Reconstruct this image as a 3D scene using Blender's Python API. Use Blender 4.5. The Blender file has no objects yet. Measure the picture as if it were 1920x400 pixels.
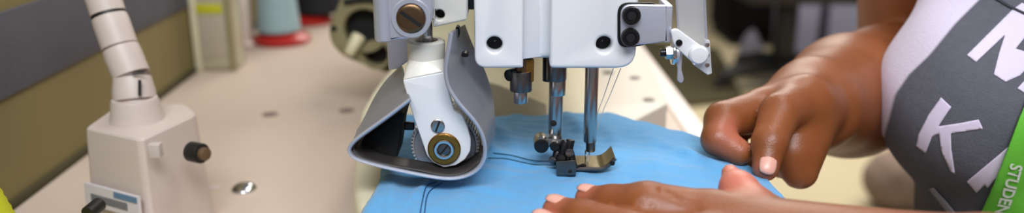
import bpy, bmesh, math, random
import numpy as np
from mathutils import Vector, Matrix, geometry
from mathutils.bvhtree import BVHTree
random.seed(7)
COL = bpy.context.scene.collection
# ------------------------------------------------------------------ camera, world, lights, exposure
# Working units are centimetres: x right, y away from the camera, z up with 0 at the machine bed.
# The floor lies 83 cm under the bed; wc() turns a working point into Blender metres with the floor at 0.
FLOOR = -83.0
PITCH, FPX, CAMZ = math.radians(16.7), 1550.0, 16.75
CP, SP = math.cos(PITCH), math.sin(PITCH)
def wc(p): return Vector((p[0]*.01, p[1]*.01, (p[2]-FLOOR)*.01))
sc = bpy.context.scene
cam = bpy.data.cameras.new('camera'); camo = bpy.data.objects.new('camera', cam); COL.objects.link(camo)
camo.location = wc((0, 0, CAMZ)); camo.rotation_euler = (math.pi/2-PITCH, 0, 0)
cam.sensor_width = 36; cam.lens = 36*FPX/1920; cam.clip_start = .01; cam.clip_end = 50
cam.dof.use_dof = True; cam.dof.focus_distance = .435; cam.dof.aperture_fstop = 4.2
sc.camera = camo
w = bpy.data.worlds.new('world'); sc.world = w; w.use_nodes = True
w.node_tree.nodes['Background'].inputs[0].default_value = (.86, .87, .95, 1)
w.node_tree.nodes['Background'].inputs[1].default_value = .24
def area(name, loc, target, sx, sy, power, color):
    l = bpy.data.lights.new(name, 'AREA'); l.shape = 'RECTANGLE'; l.size = sx; l.size_y = sy; l.energy = power; l.color = color
    o = bpy.data.objects.new(name, l); COL.objects.link(o); o.location = wc(loc)
    o.rotation_euler = (wc(target)-wc(loc)).to_track_quat('-Z', 'Y').to_euler(); return o
area('ceiling_panel_light', (5, -55, 118), (4, 50, 0), 1.1, .5, 27, (.92, .95, 1.0))
area('far_floor_fill_light', (105, 290, 130), (105, 290, 0), 2.4, 1.2, 95, (1, .94, .84))  # unseen fill lamp added to brighten the far floor
area('ceiling_panel_light_rear', (40, 75, 120), (20, 75, 0), 1.0, .4, 8, (1, .95, .9))
sc.view_settings.view_transform = 'Standard'; sc.view_settings.look = 'None'
sc.view_settings.exposure = 0.0; sc.view_settings.gamma = 1; sc.view_settings.use_curve_mapping = False

# ------------------------------------------------------------------ measuring helpers (points read off the photograph)
def W(px, py, d):
    a, b = (px-960)/FPX, (py-200)/FPX
    return np.array((d*a, d*(CP-b*SP), CAMZ-d*(SP+b*CP)))
def Wz(px, py, z):
    b = (py-200)/FPX; return W(px, py, (CAMZ-z)/(SP+b*CP))
def Wy(px, py, y):
    b = (py-200)/FPX; return W(px, py, y/(CP-b*SP))
def V3(p): return np.array(p, dtype=float)

# ------------------------------------------------------------------ materials
def lin(c):
    return tuple(((v/255)/12.92 if v/255 <= .04045 else ((v/255+.055)/1.055)**2.4) for v in c)
MATS = {}
def mat(name, rgb, rough=.5, metal=0., var=.06, scale=40., bump=0., bscale=200., spec=.5, trans=0., coat=0., sheen=0., sss=0.):
    if name in MATS: return MATS[name]
    m = bpy.data.materials.new(name); m.use_nodes = True; nt = m.node_tree; p = nt.nodes['Principled BSDF']
    tc = nt.nodes.new('ShaderNodeTexCoord'); nz = nt.nodes.new('ShaderNodeTexNoise'); nz.inputs['Scale'].default_value = scale
    nz.inputs['Detail'].default_value = 4; nt.links.new(tc.outputs['Object'], nz.inputs['Vector'])
    mx = nt.nodes.new('ShaderNodeMix'); mx.data_type = 'RGBA'
    c = lin(rgb); mx.inputs[6].default_value = (*[v*(1-var) for v in c], 1); mx.inputs[7].default_value = (*[min(1, v*(1+var)) for v in c], 1)
    nt.links.new(nz.outputs['Fac'], mx.inputs[0]); nt.links.new(mx.outputs[2], p.inputs['Base Color'])
    p.inputs['Roughness'].default_value = rough; p.inputs['Metallic'].default_value = metal
    p.inputs['Specular IOR Level'].default_value = spec; p.inputs['Transmission Weight'].default_value = trans
    p.inputs['Coat Weight'].default_value = coat; p.inputs['Sheen Weight'].default_value = sheen
    if sss: p.inputs['Subsurface Weight'].default_value = sss; p.inputs['Subsurface Radius'].default_value = (.006, .003, .0015)
    if bump:
        n2 = nt.nodes.new('ShaderNodeTexNoise'); n2.inputs['Scale'].default_value = bscale; n2.inputs['Detail'].default_value = 5
        nt.links.new(tc.outputs['Object'], n2.inputs['Vector'])
        b = nt.nodes.new('ShaderNodeBump'); b.inputs['Strength'].default_value = bump; b.inputs['Distance'].default_value = .002
        nt.links.new(n2.outputs['Fac'], b.inputs['Height']); nt.links.new(b.outputs['Normal'], p.inputs['Normal'])
    MATS[name] = m; return m
M_enamel = mat('white_enamel', (226, 226, 228), .32, 0, .02, 30, .03, 300)
M_cream = mat('cream_enamel', (206, 200, 172), .4, 0, .05, 30, .04, 250)
M_casting = mat('aged_cream_casting', (134, 127, 94), .5, 0, .12, 40, .05, 250)
M_alu = mat('brushed_aluminium', (196, 198, 210), .34, .55, .05, 60, .04, 400)
M_sheet = mat('sheet_steel', (160, 161, 168), .46, .55, .06, 50, .06, 300)
M_steel = mat('polished_steel', (176, 172, 168), .27, 1., .05, 60)
M_dsteel = mat('dark_steel', (112, 106, 102), .36, 1., .12, 120, .05, 500)
M_chrome = mat('chrome', (205, 205, 208), .12, 1., .02)
M_brass = mat('aged_brass', (150, 108, 48), .35, .9, .25, 160, .1, 500)
M_bronze = mat('bronze_screw', (110, 86, 62), .35, .85, .2, 160, .08, 500)
M_black = mat('black_metal', (16, 15, 17), .35, .2, .1)
M_void = mat('black_recess', (8, 8, 8), .8, 0, .05)
M_rubber = mat('black_plastic', (14, 13, 14), .5, 0, .05)
M_white = mat('white_plastic', (200, 186, 178), .45, 0, .03, 30)
M_table = mat('table_laminate', (200, 183, 167), .5, 0, .05, 6, .02, 200)
M_edge = mat('table_edge_band', (228, 214, 206), .45, 0, .02)
M_fin = mat('footplate_steel', (150, 138, 110), .25, .95, .25, 250, .05, 500)

def glassy(name, rgb, alpha_mix, rough=.05):
    m = bpy.data.materials.new(name); m.use_nodes = True; nt = m.node_tree
    p = nt.nodes['Principled BSDF']; p.inputs['Base Color'].default_value = (*lin(rgb), 1); p.inputs['Roughness'].default_value = rough
    t = nt.nodes.new('ShaderNodeBsdfTransparent'); x = nt.nodes.new('ShaderNodeMixShader'); x.inputs[0].default_value = alpha_mix
    nt.links.new(t.outputs[0], x.inputs[1]); nt.links.new(p.outputs[0], x.inputs[2]); nt.links.new(x.outputs[0], nt.nodes['Material Output'].inputs[0])
    return m
M_clear = glassy('clear_acrylic', (215, 218, 226), .3)
M_bottle = glassy('cloudy_plastic', (196, 190, 160), .62, .2)

# ------------------------------------------------------------------ object helpers
ORG = {}
def finish(name, V, F, m, parent=None, smooth=35, kind=None, label=None):
    """V in working cm; one mesh object, placed under its parent's base point."""
    V = np.asarray(V, dtype=float).reshape(-1, 3)
    if parent is not None: o0 = ORG[parent.name]
    else:
        mn, mxx = V.min(0), V.max(0); o0 = np.array(((mn[0]+mxx[0])/2, (mn[1]+mxx[1])/2, mn[2]))
    me = bpy.data.meshes.new(name); me.from_pydata([tuple(v) for v in (V-o0)*.01], [], [tuple(f) for f in F]); me.update()
    bm = bmesh.new(); bm.from_mesh(me); bmesh.ops.recalc_face_normals(bm, faces=bm.faces); bm.to_mesh(me); bm.free()
    me.polygons.foreach_set('use_smooth', [True]*len(me.polygons))
    if smooth < 180: me.set_sharp_from_angle(angle=math.radians(smooth))
    me.materials.append(m)
    o = bpy.data.objects.new(name, me); COL.objects.link(o)
    if parent is not None: o.parent = parent
    else: o.location = wc(o0)
    ORG[o.name] = o0
    if kind: o['kind'] = kind
    if label: o['label'] = label
    return o
def thing(name, base, label, cat, group=None):
    o = bpy.data.objects.new(name, None); COL.objects.link(o); o.location = wc(base); o.empty_display_size = .02
    ORG[o.name] = V3(base); o['label'] = label; o['category'] = cat
    if group: o['group'] = group
    return o
def tag(o, label, cat, group=None):
    o['label'] = label; o['category'] = cat
    if group: o['group'] = group
    return o
class G:
    def __init__(s): s.V = []; s.F = []
    def add(s, V, F):
        n = len(s.V); s.V += [tuple(map(float, v)) for v in V]; s.F += [tuple(i+n for i in f) for f in F]; return s
    def make(s, name, m, parent=None, **k): return finish(name, s.V, s.F, m, parent, **k)
def bm_out(bm):
    bm.verts.index_update(); V = [tuple(v.co) for v in bm.verts]; F = [[v.index for v in f.verts] for f in bm.faces]; bm.free(); return V, F
def frame(n, up=(0, 0, 1)):
    n = V3(n); n /= np.linalg.norm(n); up = V3(up)
    if abs(np.dot(n, up)) > .95: up = V3((0, 1, 0))
    u = np.cross(up, n); u /= np.linalg.norm(u); return u, np.cross(n, u), n
def hull(pts, bev=.1, seg=3):
    bm = bmesh.new()
    for p in pts: bm.verts.new(tuple(p))
    r = bmesh.ops.convex_hull(bm, input=bm.verts)
    bmesh.ops.delete(bm, geom=list({e for e in r['geom_interior']+r['geom_unused'] if isinstance(e, bmesh.types.BMVert) and e.is_valid}), context='VERTS')
    bmesh.ops.dissolve_limit(bm, angle_limit=.03, verts=bm.verts, edges=bm.edges)
    if bev: bmesh.ops.bevel(bm, geom=list(bm.edges), offset=bev, segments=seg, affect='EDGES', profile=.5, clamp_overlap=True)
    return bm_out(bm)
def box(x0, x1, y0, y1, z0, z1, bev=.1, seg=3):
    return hull([(x, y, z) for x in (x0, x1) for y in (y0, y1) for z in (z0, z1)], bev, seg)
def lathe(prof, base, axis=(0, 0, 1), n=40, closed=False):
    """prof = [(radius, height)...] turned about axis from base."""
    u, v, a = frame(axis); base = V3(base); V = []; F = []
    for r, h in prof:
        for k in range(n):
            t = 2*math.pi*k/n; V.append(base+a*h+(u*math.cos(t)+v*math.sin(t))*max(r, 1e-4))
    m = len(prof)
    for i in range(m if closed else m-1):
        j = (i+1) % m
        for k in range(n): F.append((i*n+k, i*n+(k+1) % n, j*n+(k+1) % n, j*n+k))
    if not closed:
        F.append(tuple(range(n))[::-1]); F.append(tuple((m-1)*n+k for k in range(n)))
    return V, F
def cyl(p0, p1, r0, r1=None, bev=.04, n=32):
    p0, p1 = V3(p0), V3(p1); r1 = r0 if r1 is None else r1; L = np.linalg.norm(p1-p0); b = min(bev, L*.4, r0*.5, r1*.5)
    return lathe([(r0-b, 0), (r0-b*.3, b*.3), (r0, b), (r1, L-b), (r1-b*.3, L-b*.3), (r1-b, L)], p0, p1-p0, n)
def ring(p0, p1, ro, ri, bev=.04, n=40):
    p0, p1 = V3(p0), V3(p1); L = np.linalg.norm(p1-p0); b = bev
    return lathe([(ri+b, 0), (ro-b, 0), (ro, b), (ro, L-b), (ro-b, L), (ri+b, L), (ri, L-b), (ri, b)], p0, p1-p0, n, True)
def catmull(P, k=6):
    P = [V3(p) for p in P]; Q = [P[0]*2-P[1]]+P+[P[-1]*2-P[-2]]; out = []
    for i in range(1, len(Q)-2):
        for j in range(k):
            t = j/k; a, b, c, d = Q[i-1:i+3]
            out.append(.5*((2*b)+(c-a)*t+(2*a-5*b+4*c-d)*t*t+(3*b-a-3*c+d)*t**3))
    out.append(Q[-2]); return out
def tube(P, r, n=12, k=6, smooth=True):
    P = catmull(P, k) if smooth else [V3(p) for p in P]; m = len(P); V = []; F = []
    rr = [r]*m if np.isscalar(r) else np.interp(np.linspace(0, 1, m), np.linspace(0, 1, len(r)), r)
    up = None
    for i, p in enumerate(P):
        t = P[min(i+1, m-1)]-P[max(i-1, 0)]; t /= np.linalg.norm(t)+1e-12
        if up is None: u, v, _ = frame(t)
        else: u = up-t*np.dot(up, t); u /= np.linalg.norm(u); v = np.cross(t, u)
        up = u
        for q in range(n):
            a = 2*math.pi*q/n; V.append(p+(u*math.cos(a)+v*math.sin(a))*rr[i])
    for i in range(m-1):
        for q in range(n): F.append((i*n+q, i*n+(q+1) % n, (i+1)*n+(q+1) % n, (i+1)*n+q))
    F.append(tuple(range(n))[::-1]); F.append(tuple((m-1)*n+q for q in range(n))); return V, F
def circ(cx, cy, r, n=28): return [(cx+r*math.cos(2*math.pi*k/n), cy+r*math.sin(2*math.pi*k/n)) for k in range(n)]
def rounded(poly, r, seg=5):
    """fillet the corners of a 2d polygon; r is one radius or one per corner"""
    out = []; n = len(poly)
    for i in range(n):
        p = V3(poly[i]); a = V3(poly[i-1])-p; b = V3(poly[(i+1) % n])-p; la, lb = np.linalg.norm(a), np.linalg.norm(b)
        rr = min(r[i] if not np.isscalar(r) else r, la*.45, lb*.45)
        if rr < 1e-4: out.append(tuple(p)); continue
        A, B = p+a/la*rr, p+b/lb*rr
        for k in range(seg+1):
            t = k/seg; out.append(tuple((1-t)**2*A+2*t*(1-t)*p+t*t*B))
    return out
def prism(outline, holes, thick, bev, to3):
    """filled outline with holes, thick deep, bevelled; to3(a,b,c) maps a local point, c = 0 front .. -thick back"""
    cu = bpy.data.curves.new('tmp', 'CURVE'); cu.dimensions = '2D'; cu.fill_mode = 'BOTH'
    cu.extrude = thick/2-bev; cu.bevel_depth = bev; cu.bevel_resolution = 2; cu.offset = -bev
    for pl in [outline]+list(holes):
        s = cu.splines.new('POLY'); s.points.add(len(pl)-1); s.use_cyclic_u = True
        for i, q in enumerate(pl): s.points[i].co = (q[0], q[1], 0, 1)
    o = bpy.data.objects.new('tmp', cu); COL.objects.link(o); dg = bpy.context.evaluated_depsgraph_get()
    me = bpy.data.meshes.new_from_object(o.evaluated_get(dg))
    V = [to3(v.co.x, v.co.y, v.co.z-thick/2) for v in me.vertices]; F = [list(p.vertices) for p in me.polygons]
    bm = bmesh.new(); vs = [bm.verts.new(tuple(v)) for v in V]
    for f in F:
        try: bm.faces.new([vs[i] for i in f])
        except ValueError: pass
    bmesh.ops.remove_doubles(bm, verts=bm.verts, dist=1e-3)
    bpy.data.objects.remove(o); bpy.data.curves.remove(cu); bpy.data.meshes.remove(me)
    return bm_out(bm)
def facing(y): return lambda a, b, c: (a, y-c, b)      # a plate that faces the camera side, front at depth y
def flat(z): return lambda a, b, c: (a, b, z+c)        # a plate that faces up, top at height z
def pxy(pts, y): return [(lambda q: (q[0], q[2]))(Wy(p[0], p[1], y)) for p in pts]
def pxz(pts, z): return [(lambda q: (q[0], q[1]))(Wz(p[0], p[1], z)) for p in pts]
def slot_screw(name, c, n, r, h, m, parent, ang=.6, dark=M_void, slot=True):
    """round head with a slot; the slot is its own dark sub-part"""
    n = V3(n)/np.linalg.norm(n); c = V3(c)
    s = G().add(*lathe([(r*.97, 0), (r, h*.15), (r, h*.7), (r*.9, h*.93), (r*.75, h), (r*.05, h)], c, n, 36)).make(name, m, parent)
    if slot:
        u, v, _ = frame(n); d = u*math.cos(ang)+v*math.sin(ang); e = np.cross(n, d); w_ = r*.14; L = r*.86
        pts = [c+n*k+d*a*L+e*b*w_ for k in (h*.5, h*1.02) for a in (-1, 1) for b in (-1, 1)]
        G().add(*hull(pts, 0)).make('slot', dark, s)
    return s
def hex_screw(name, c, n, r, h, parent, m=M_black):
    n = V3(n)/np.linalg.norm(n); c = V3(c); u, v, _ = frame(n)
    s = G().add(*lathe([(r*.95, 0), (r, h*.1), (r, h*.75), (r*.9, h), (r*.62, h), (r*.56, h*.9)], c, n, 36)).make(name, m, parent)
    pts = [c+n*k+(u*math.cos(t)+v*math.sin(t))*r*.5 for k in (h*.6, h*1.01) for t in [i*math.pi/3 for i in range(6)]]
    G().add(*hull(pts, 0)).make('socket', M_void, s)
    return s

# ------------------------------------------------------------------ the setting
TZ = -8.0
M_floor = mat('floor_vinyl', (176, 164, 134), .6, 0, .06, 3, .02, 60)
M_wallp = mat('olive_partition', (118, 106, 64), .75, 0, .08, 8, .05, 120)
M_band = mat('grey_felt_band', (80, 79, 86), .95, 0, .18, 25, .3, 300)
M_wallb = mat('far_wall_paint', (188, 178, 150), .8, 0, .04, 3)
G().add(*box(-200, 320, -120, 700, FLOOR-4, FLOOR, 0)).make('floor', M_floor, kind='structure')
G().add(*box(-200, 320, 700, 708, FLOOR, FLOOR+260, 0)).make('wall_back', M_wallb, kind='structure')
wa, wb = Wz(40, 375, TZ), Wz(370, 130, TZ)
wd = (wb-wa)/np.linalg.norm(wb-wa); wn = np.array((wd[1], -wd[0], 0)); wn = wn if wn[0] > 0 else -wn
A, B = wa-wd*75, wa+wd*190
def slab(A, B, z0, z1, n0, n1, bev=.1): return hull([p+wn*k+np.array((0, 0, z-TZ)) for p in (A, B) for k in (n0, n1) for z in (z0, z1)], bev)
G().add(*slab(A, B, FLOOR, 75, -4, 0)).make('wall_left', M_wallp, kind='structure')
zb0 = float(Wz(0, 180, 0)[2])
G().add(*slab(A, B, .0, 6.1, 0, .25, .05)).make('trim_1', M_band, kind='structure')
G().add(*slab(A+np.array((0, 0, 0)), B, TZ-.2, TZ+.55, -.01, .35, .05)).make('gap_shade_strip', mat('dark_gap_shade', (62, 54, 24), .8), kind='structure')  # dark strip painting the shadow line where table meets partition

# table
t = thing('sewing_table', (-8, 88, FLOOR), 'white laminate sewing table under the machine, light edge on its right side', 'table')
re0, re1 = Wz(1330, 260, TZ), Wz(1200, 88, TZ); rd = (re1-re0)/np.linalg.norm(re1-re0)
R0, R1 = re0-rd*48, re0+rd*75; L0 = wa-wd*30+wn*.4; L1 = wa+wd*90+wn*.4
L0 = L0+(R0[1]-L0[1])/wd[1]*wd; L1 = L1+(R1[1]-L1[1])/wd[1]*wd
def hz(ps, z0, z1, bev): return hull([(p[0], p[1], z) for p in ps for z in (z0, z1)], bev)
G().add(*hz([L0, L1, R1-V3((.2, 0, 0)), R0-V3((.2, 0, 0))], TZ-3, TZ, .15)).make('tabletop', M_table, t)
nrm = V3((-rd[1], rd[0], 0)); nrm = nrm if nrm[0] < 0 else -nrm
G().add(*hz([R0+nrm*1.9, R1+nrm*1.9, R1-nrm*.3, R0-nrm*.3], TZ-3.1, TZ+.22, .12)).make('edge_strip', M_edge, t, label='bright pinkish white edge strip')
for x, y in ((-32, 30), (13, 30), (-32, 155), (13, 155)):
    G().add(*box(x-2, x+2, y-2, y+2, FLOOR, TZ-3, .2)).make('leg', mat('grey_leg_paint', (120, 120, 122), .5), t)
c = Wz(458, 356, TZ); G().add(*lathe([(.95, 0), (.95, .12), (.8, .32), (.45, .5), (.02, .56)], c, (0, 0, 1), 32)).make('grommet_cap', M_chrome, t, label='shiny domed metal cap')
for px, py, r in ((507, 215, .8), (650, 208, .8), (400, 352, .5)):
    c = Wz(px, py, TZ); G().add(*lathe([(r, -.05), (r, .05), (r*.8, .08), (.02, .08)], c, (0, 0, 1), 24)).make('screw_cap', mat('dull_screw_cap', (120, 100, 92), .6) if r > .6 else M_white, t)

# ------------------------------------------------------------------ the sewing machine
S_ = thing('sewing_machine', (0, 75, TZ), 'white industrial sewing machine with roller puller, working on the blue cloth', 'sewing machine')
HY = 42.0
# head: body behind, front cover with a vertical groove
zbot = Wy(1000, 128, HY)[2]
xl, xr = Wy(889, 60, HY)[0], Wy(1195, 60, HY)[0]; xg0, xg1 = Wy(981, 100, HY)[0], Wy(1031, 100, HY)[0]
ztop = 22.0
def cham(p, q): return p
head = G().add(*box(xl+.1, xr-.1, HY+1.0, HY+9, zbot+.25, ztop, .35, 4)).make('head', M_enamel, S_)
hl = [(q[0], q[2]) for q in (Wy(927, 84, HY),)][0]; hr = [(q[0], q[2]) for q in (Wy(1133, 84, HY),)][0]
pl = rounded([(xl, ztop), (xl, zbot), (xg0, zbot), (xg0, ztop)], [0, .62, .12, 0])
cv = G().add(*prism(pl, [circ(hl[0], hl[1], .42)], 1.4, .14, facing(HY)))
pr = rounded([(xg1, ztop), (xg1, zbot-.03), (xr, zbot-.03), (xr, ztop)], [0, .25, 1.0, 0])
cv.add(*prism(pr, [circ(hr[0], hr[1], .42)], 1.6, .2, facing(HY)))
cv.make('front_cover', M_enamel, head)
for h in (hl, hr): G().add(*ring((h[0], HY+.9, h[1]), (h[0], HY+1.05, h[1]), .41, .05, .02)).make('screw_hole', M_void, head)
# slanted rib in the groove
G().add(*hull([(xg0-.05, HY+.5, ztop), (xg0+.75, HY+1.1, ztop), (xg0-.05, HY+.5, zbot+.35), (xg0+1.1, HY+1.1, zbot+.35), (xg0, HY+1.4, zbot+.35), (xg0, HY+1.4, ztop), (xg0+.9, HY+1.4, ztop), (xg0+1.1, HY+1.4, zbot+.35)], .05)).make('cover_rib', M_enamel, head)
G().add(*box(xl+.6, xr-.2, HY+8, 86, 8.4, 21, .8, 4)).make('arm', M_cream, S_)
G().add(*box(-10.5, 12, 84, 102, TZ+4.9, 24, 1.6, 5)).make('column', M_cream, S_)
# base with the bolted cover, bed arm with its bulging left side
cR, cF = Wz(1252, 193, -3), Wz(1188, 227, -3)
bd = [Wz(1176, 92, -3), cR, cF, V3((cF[0]-3, cF[1]-1.2, -3)), V3((-9, 61, -3)), V3((-9.5, 104, -3)), V3((cR[0]+1.5, 104, -3))]
G().add(*prism(rounded([(p[0], p[1]) for p in (bd[6], cR, cF, bd[3], bd[4], bd[5])], [1, .3, .3, .3, 1, 1]), [], 5.0, .18, flat(-3))).make('base', mat('base_enamel', (214, 206, 192), .42, 0, .04, 20), S_)
for px, py in ((1140, 137), (1191, 147), (1217, 188)):
    q = Wz(px, py, -3); slot_screw('screw', q, (0, 0, 1), .52, .1, M_dsteel, S_, 1.0)
bp = pxz([(700, 440), (684, 410), (668, 385), (662, 350), (663, 320), (668, 262), (676, 206), (698, 168), (736, 118)], -.35)
bp = bp+[(-9.2, 86), (6.0, 86), (6.4, 60), (6.4, 33)]
G().add(*prism(rounded(bp[::-1], 1.0, 4), [], 7.55, .5, flat(-.35))).make('bed', mat('bed_enamel', (222, 214, 186), .4, 0, .04, 20), S_)
G().add(*prism(pxz([(880, 146), (936, 160), (1024, 196), (1028, 240), (880, 240)], -.2), [], .18, .04, flat(-.18))).make('arm_shadow_plate', mat('arm_shadow_grey', (128, 122, 108), .5, .4), S_)  # grey sheet shaped like the arm's shadow on the bed
tp = G().add(*prism(rounded([(2.0, 38), (6.2, 38), (6.2, 49), (2.0, 49)], .3), [], .2, .04, flat(-.12))).make('throat_plate', M_steel, S_)

# looper / belt housing on the left of the column
hy = 80.0
ho = pxy([(760, -60), (700, -50), (652, -30), (628, 22), (615, 58), (622, 85), (642, 106), (690, 126), (722, 138), (790, 150)], hy)
G1 = G().add(*prism(rounded(ho, .8), [circ(*pxy([(683, 56)], hy)[0], 2.0), circ(*pxy([(704, 103)], hy)[0], 1.2)], 2.0, .3, facing(hy)))
H_ = G1.make('belt_housing', M_casting, S_)
hb = pxy([(755, -55), (660, -25), (632, 25), (625, 58), (633, 84), (690, 118), (785, 140)], hy+2)
G().add(*prism(rounded(hb, .5), [], 5.5, .2, facing(hy+1.5))).make('inner_housing', M_void, H_)
for (px, py, r) in ((626, 54, .33),):
    q = Wy(px, py, hy); G().add(*cyl(q+V3((0, .1, 0)), q-V3((0, .05, 0)), r)).make('bolt_hole', M_void, H_)
q0, q1 = Wy(653, 104, hy-1.2), Wy(674, 66, hy-.2)
G().add(*cyl(q0, q1, .52, .72, .2)).make('pin', mat('cream_pin', (200, 194, 160), .4), H_)
a0, a1 = Wy(645, 4, hy-.1), Wy(735, 8, hy-.1)
G().add(*tube([a0, (a0+a1)/2+V3((0, 0, .35)), a1], .3, 10)).make('groove', M_void, H_)

# bars under the head
def rod(name, px, y, py0, py1, w, m, parent=S_, zt=None):
    a, b = Wy(px, py0, y), Wy(px, py1, y); r = w/2/FPX*(y/CP)
    return G().add(*cyl(b, (b[0], y, a[2] if zt is None else zt), r, None, .05)).make(name, m, parent)
by = HY+1.7
pb = rod('presser_bar', 1041, by, 120, 268, 27, M_steel)
rod('collar', 1043, by, 100, 150, 38, M_dsteel, pb); rod('bushing', 1045, by, 150, 178, 31, M_steel, pb); rod('upper_collar', 1028, by+.3, 80, 152, 22, M_black, pb)
q = Wy(1038, 232, by-.42); G().add(*cyl(q+V3((0, .2, 0)), q-V3((0, .03, 0)), .17)).make('bar_hole', M_void, pb)
nb = rod('needle_bar', 1106, by, 90, 266, 25, M_steel)
rod('needle_clamp', 1107, by, 264, 284, 18, M_dsteel, nb)
nd = Wy(1098, 282, by); n1 = Wy(1098, 316, by)
G().add(*cyl(n1, nd, .035, .05, .01, 12)).make('needle', M_chrome, nb)
# small thread clamp left of the bars
tc_ = rod('thread_clamp', 980, by-.2, 108, 166, 30, M_bronze)
rod('sleeve', 977, by-.3, 132, 170, 42, M_dsteel, tc_); rod('tip', 976, by-.3, 166, 193, 27, M_steel, tc_)
q = Wy(958, 142, by-.5); G().add(*cyl(q+V3((.2, .4, 0)), q-V3((.15, .0, 0)), .32)).make('thumb_screw', M_black, tc_)
q = Wy(990, 136, by-.6); G().add(*hull([q+V3((a, b, c_)) for a in (-.28, .32) for b in (0, .5) for c_ in (-.55, .7)], .08)).make('clamp_jaw', M_brass, tc_)
# presser foot
ft = G().add(*hull([Wy(px, py, y) for y in (by-1.9, by-.9) for px, py in ((1042, 303), (1079, 301), (1080, 329), (1044, 331))], .05)).make('presser_foot', M_dsteel, S_)
q = Wy(1069, 322, by-1.92); G().add(*cyl(q+V3((0, .2, 0)), q-V3((0, .02, 0)), .11)).make('foot_hole', M_void, ft)
# sole curving up at the toe (an upturned tray)
n = 26; V = []; F = []
for i in range(n+1):
    tt = i/n; px = 1076+tt*72; x = Wy(px, 320, by)[0]; lift = .28+.62*max(0, (tt-.6)/.4)**2.0
    for y_, e in ((by-1.05, 0), (by+.95, 0)):
        V += [(x, y_, lift), (x, y_, lift+.13)]
for i in range(n):
    a = i*4; b = a+4
    F += [(a, b, b+1, a+1), (a+2, a+3, b+3, b+2), (a+1, b+1, b+3, a+3), (a, a+2, b+2, b)]
F += [(0, 1, 3, 2), (n*4, n*4+2, n*4+3, n*4+1)]
sole = G().add(V, F).make('sole', M_fin, ft, label='bronze tinted sole with upturned toe')
def railz(t_): return .28+.62*max(0, (t_-.6)/.4)**2.0
for yy in (by-1.05,):
    pts = [(Wy(1076+t_*72, 320, by)[0], yy, railz(t_)+.08) for t_ in np.linspace(0, 1, 12)]
    G().add(*tube(pts, .12, 10, 3)).make('sole_rail', M_dsteel, ft)
q = V3((Wy(1143, 320, by)[0], by-1.12, railz(.93)+.02)); G().add(*cyl(q+V3((0, .2, 0)), q-V3((0, .06, 0)), .14)).make('toe_screw', M_black, ft)
for px, py, r, m in ((1015, 273, .4, M_black), (1040, 274, .27, M_black)):
    q = Wy(px, py, by-.75); slot_screw('clamp_screw', q, (0, -1, 0), r, .22, m, ft, 0, M_void, False)
    G().add(*cyl(q, q+V3((0, 1.1, 0)), r*1.02)).make('clamp_boss', M_steel, ft)
G().add(*hull([Wy(px, py, y) for y in (by-.6, by+.5) for px, py in ((1008, 259), (1062, 262), (1062, 276), (1010, 276))], .12)).make('foot_clamp', M_steel, ft)
for seg in (((1062, 264), (1050, 300)), ((1070, 262), (1064, 300)), ((1046, 284), (1038, 308)), ((1068, 284), (1076, 312))):
    a, b = Wy(*seg[0], by-.7), Wy(*seg[1], by-.9); G().add(*cyl(a, b, .24, .2, .05, 16)).make('linkage', M_black, ft)
for px, py, r in ((1067, 286, .25), (1036, 300, .22), (1052, 296, .28)):
    q = Wy(px, py, by-.95); slot_screw('linkage_pin', q, (0, -1, 0), r, .2, M_dsteel if r < .26 else M_black, ft, .3, M_void, False)
G().add(*hull([Wy(px, py, by-.1+k) for k in (0, .5) for px, py in ((1044, 270), (1072, 262), (1078, 305), (1046, 310))], .1)).make('foot_shank', M_black, ft)
G().add(*tube([Wy(1068, 316, by-1.1), Wy(1082, 313, by-1.1), Wy(1096, 310, by-.7), Wy(1100, 316, by-.2)], .09, 8)).make('needle_guard', M_black, ft)

# thread guide bracket on the right of the head
gb = pxy([(1164, 8), (1250, 10), (1252, 78), (1210, 83), (1164, 88)], HY-.35)
br = G().add(*prism(rounded(gb, [.6, .05, .05, .4, .6]), [], .3, .06, facing(HY-.38))).make('guard_bracket', M_alu, S_)
gk = pxy([(1158, 5), (1240, 5), (1240, 60), (1210, 86), (1158, 91)], HY-.1)
G().add(*prism(rounded(gk, .6), [], .12, .02, facing(HY-.1))).make('gasket', M_black, br)
for px, py in ((1183, 28), (1181, 69)):
    hex_screw('socket_screw', Wy(px, py, HY-.36), (0, -1, 0), .48, .32, br)
q = Wy(1250, 40, HY-.2)
G().add(*hull([(q[0]-.1+a, HY-.38+b, z) for a, b in ((0, 0), (.35, .0), (.35, 2.2), (0, 2.2)) for z in (Wy(1250, 77, HY)[2], Wy(1250, 8, HY)[2])], .06)).make('bracket_return', M_alu, br)
# hinge nut, washer and arm of the eye guard
q = Wy(1246, 99, HY-.2)
G().add(*cyl(q+V3((-.25, 0, 0)), q+V3((.3, 0, 0)), .2)).make('hinge_bolt', M_black, br)
G().add(*lathe([(.36, 0), (.36, .32)], q+V3((.05, 0, 0)), (1, 0, 0), 6)).make('hinge_nut', M_steel, br)
G().add(*cyl(q+V3((.36, 0, 0)), q+V3((.52, 0, 0)), .62)).make('washer', M_chrome, br)
G().add(*cyl(q+V3((.54, 0, 0)), q+V3((.72, 0, 0)), .5)).make('washer', M_alu, br)
q2 = Wy(1254, 62, HY-.1); G().add(*cyl(q2+V3((0, .5, 0)), q2+V3((0, -.2, 0)), .24)).make('stop_pin', M_black, br)
ga = rounded(pxy([(1256, 56), (1268, 52), (1318, 88), (1322, 108), (1308, 120), (1292, 112), (1262, 84)], HY-.5), .25)
G().add(*prism(ga, [], .3, .08, facing(HY-.7))).make('guard_arm', M_enamel, br)
for px, py, r in ((1273, 80, .17), (1297, 104, .17)):
    slot_screw('arm_screw', Wy(px, py, HY-.71), (0, -1, 0), r, .1, M_black, br, .3, M_void, False)
q = Wy(1309, 102, HY-.7); G().add(*lathe([(.5, 0), (.5, .2), (.4, .3), (.02, .34)], q, (0, -1, 0), 30)).make('guard_knob', M_enamel, br)
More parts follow.
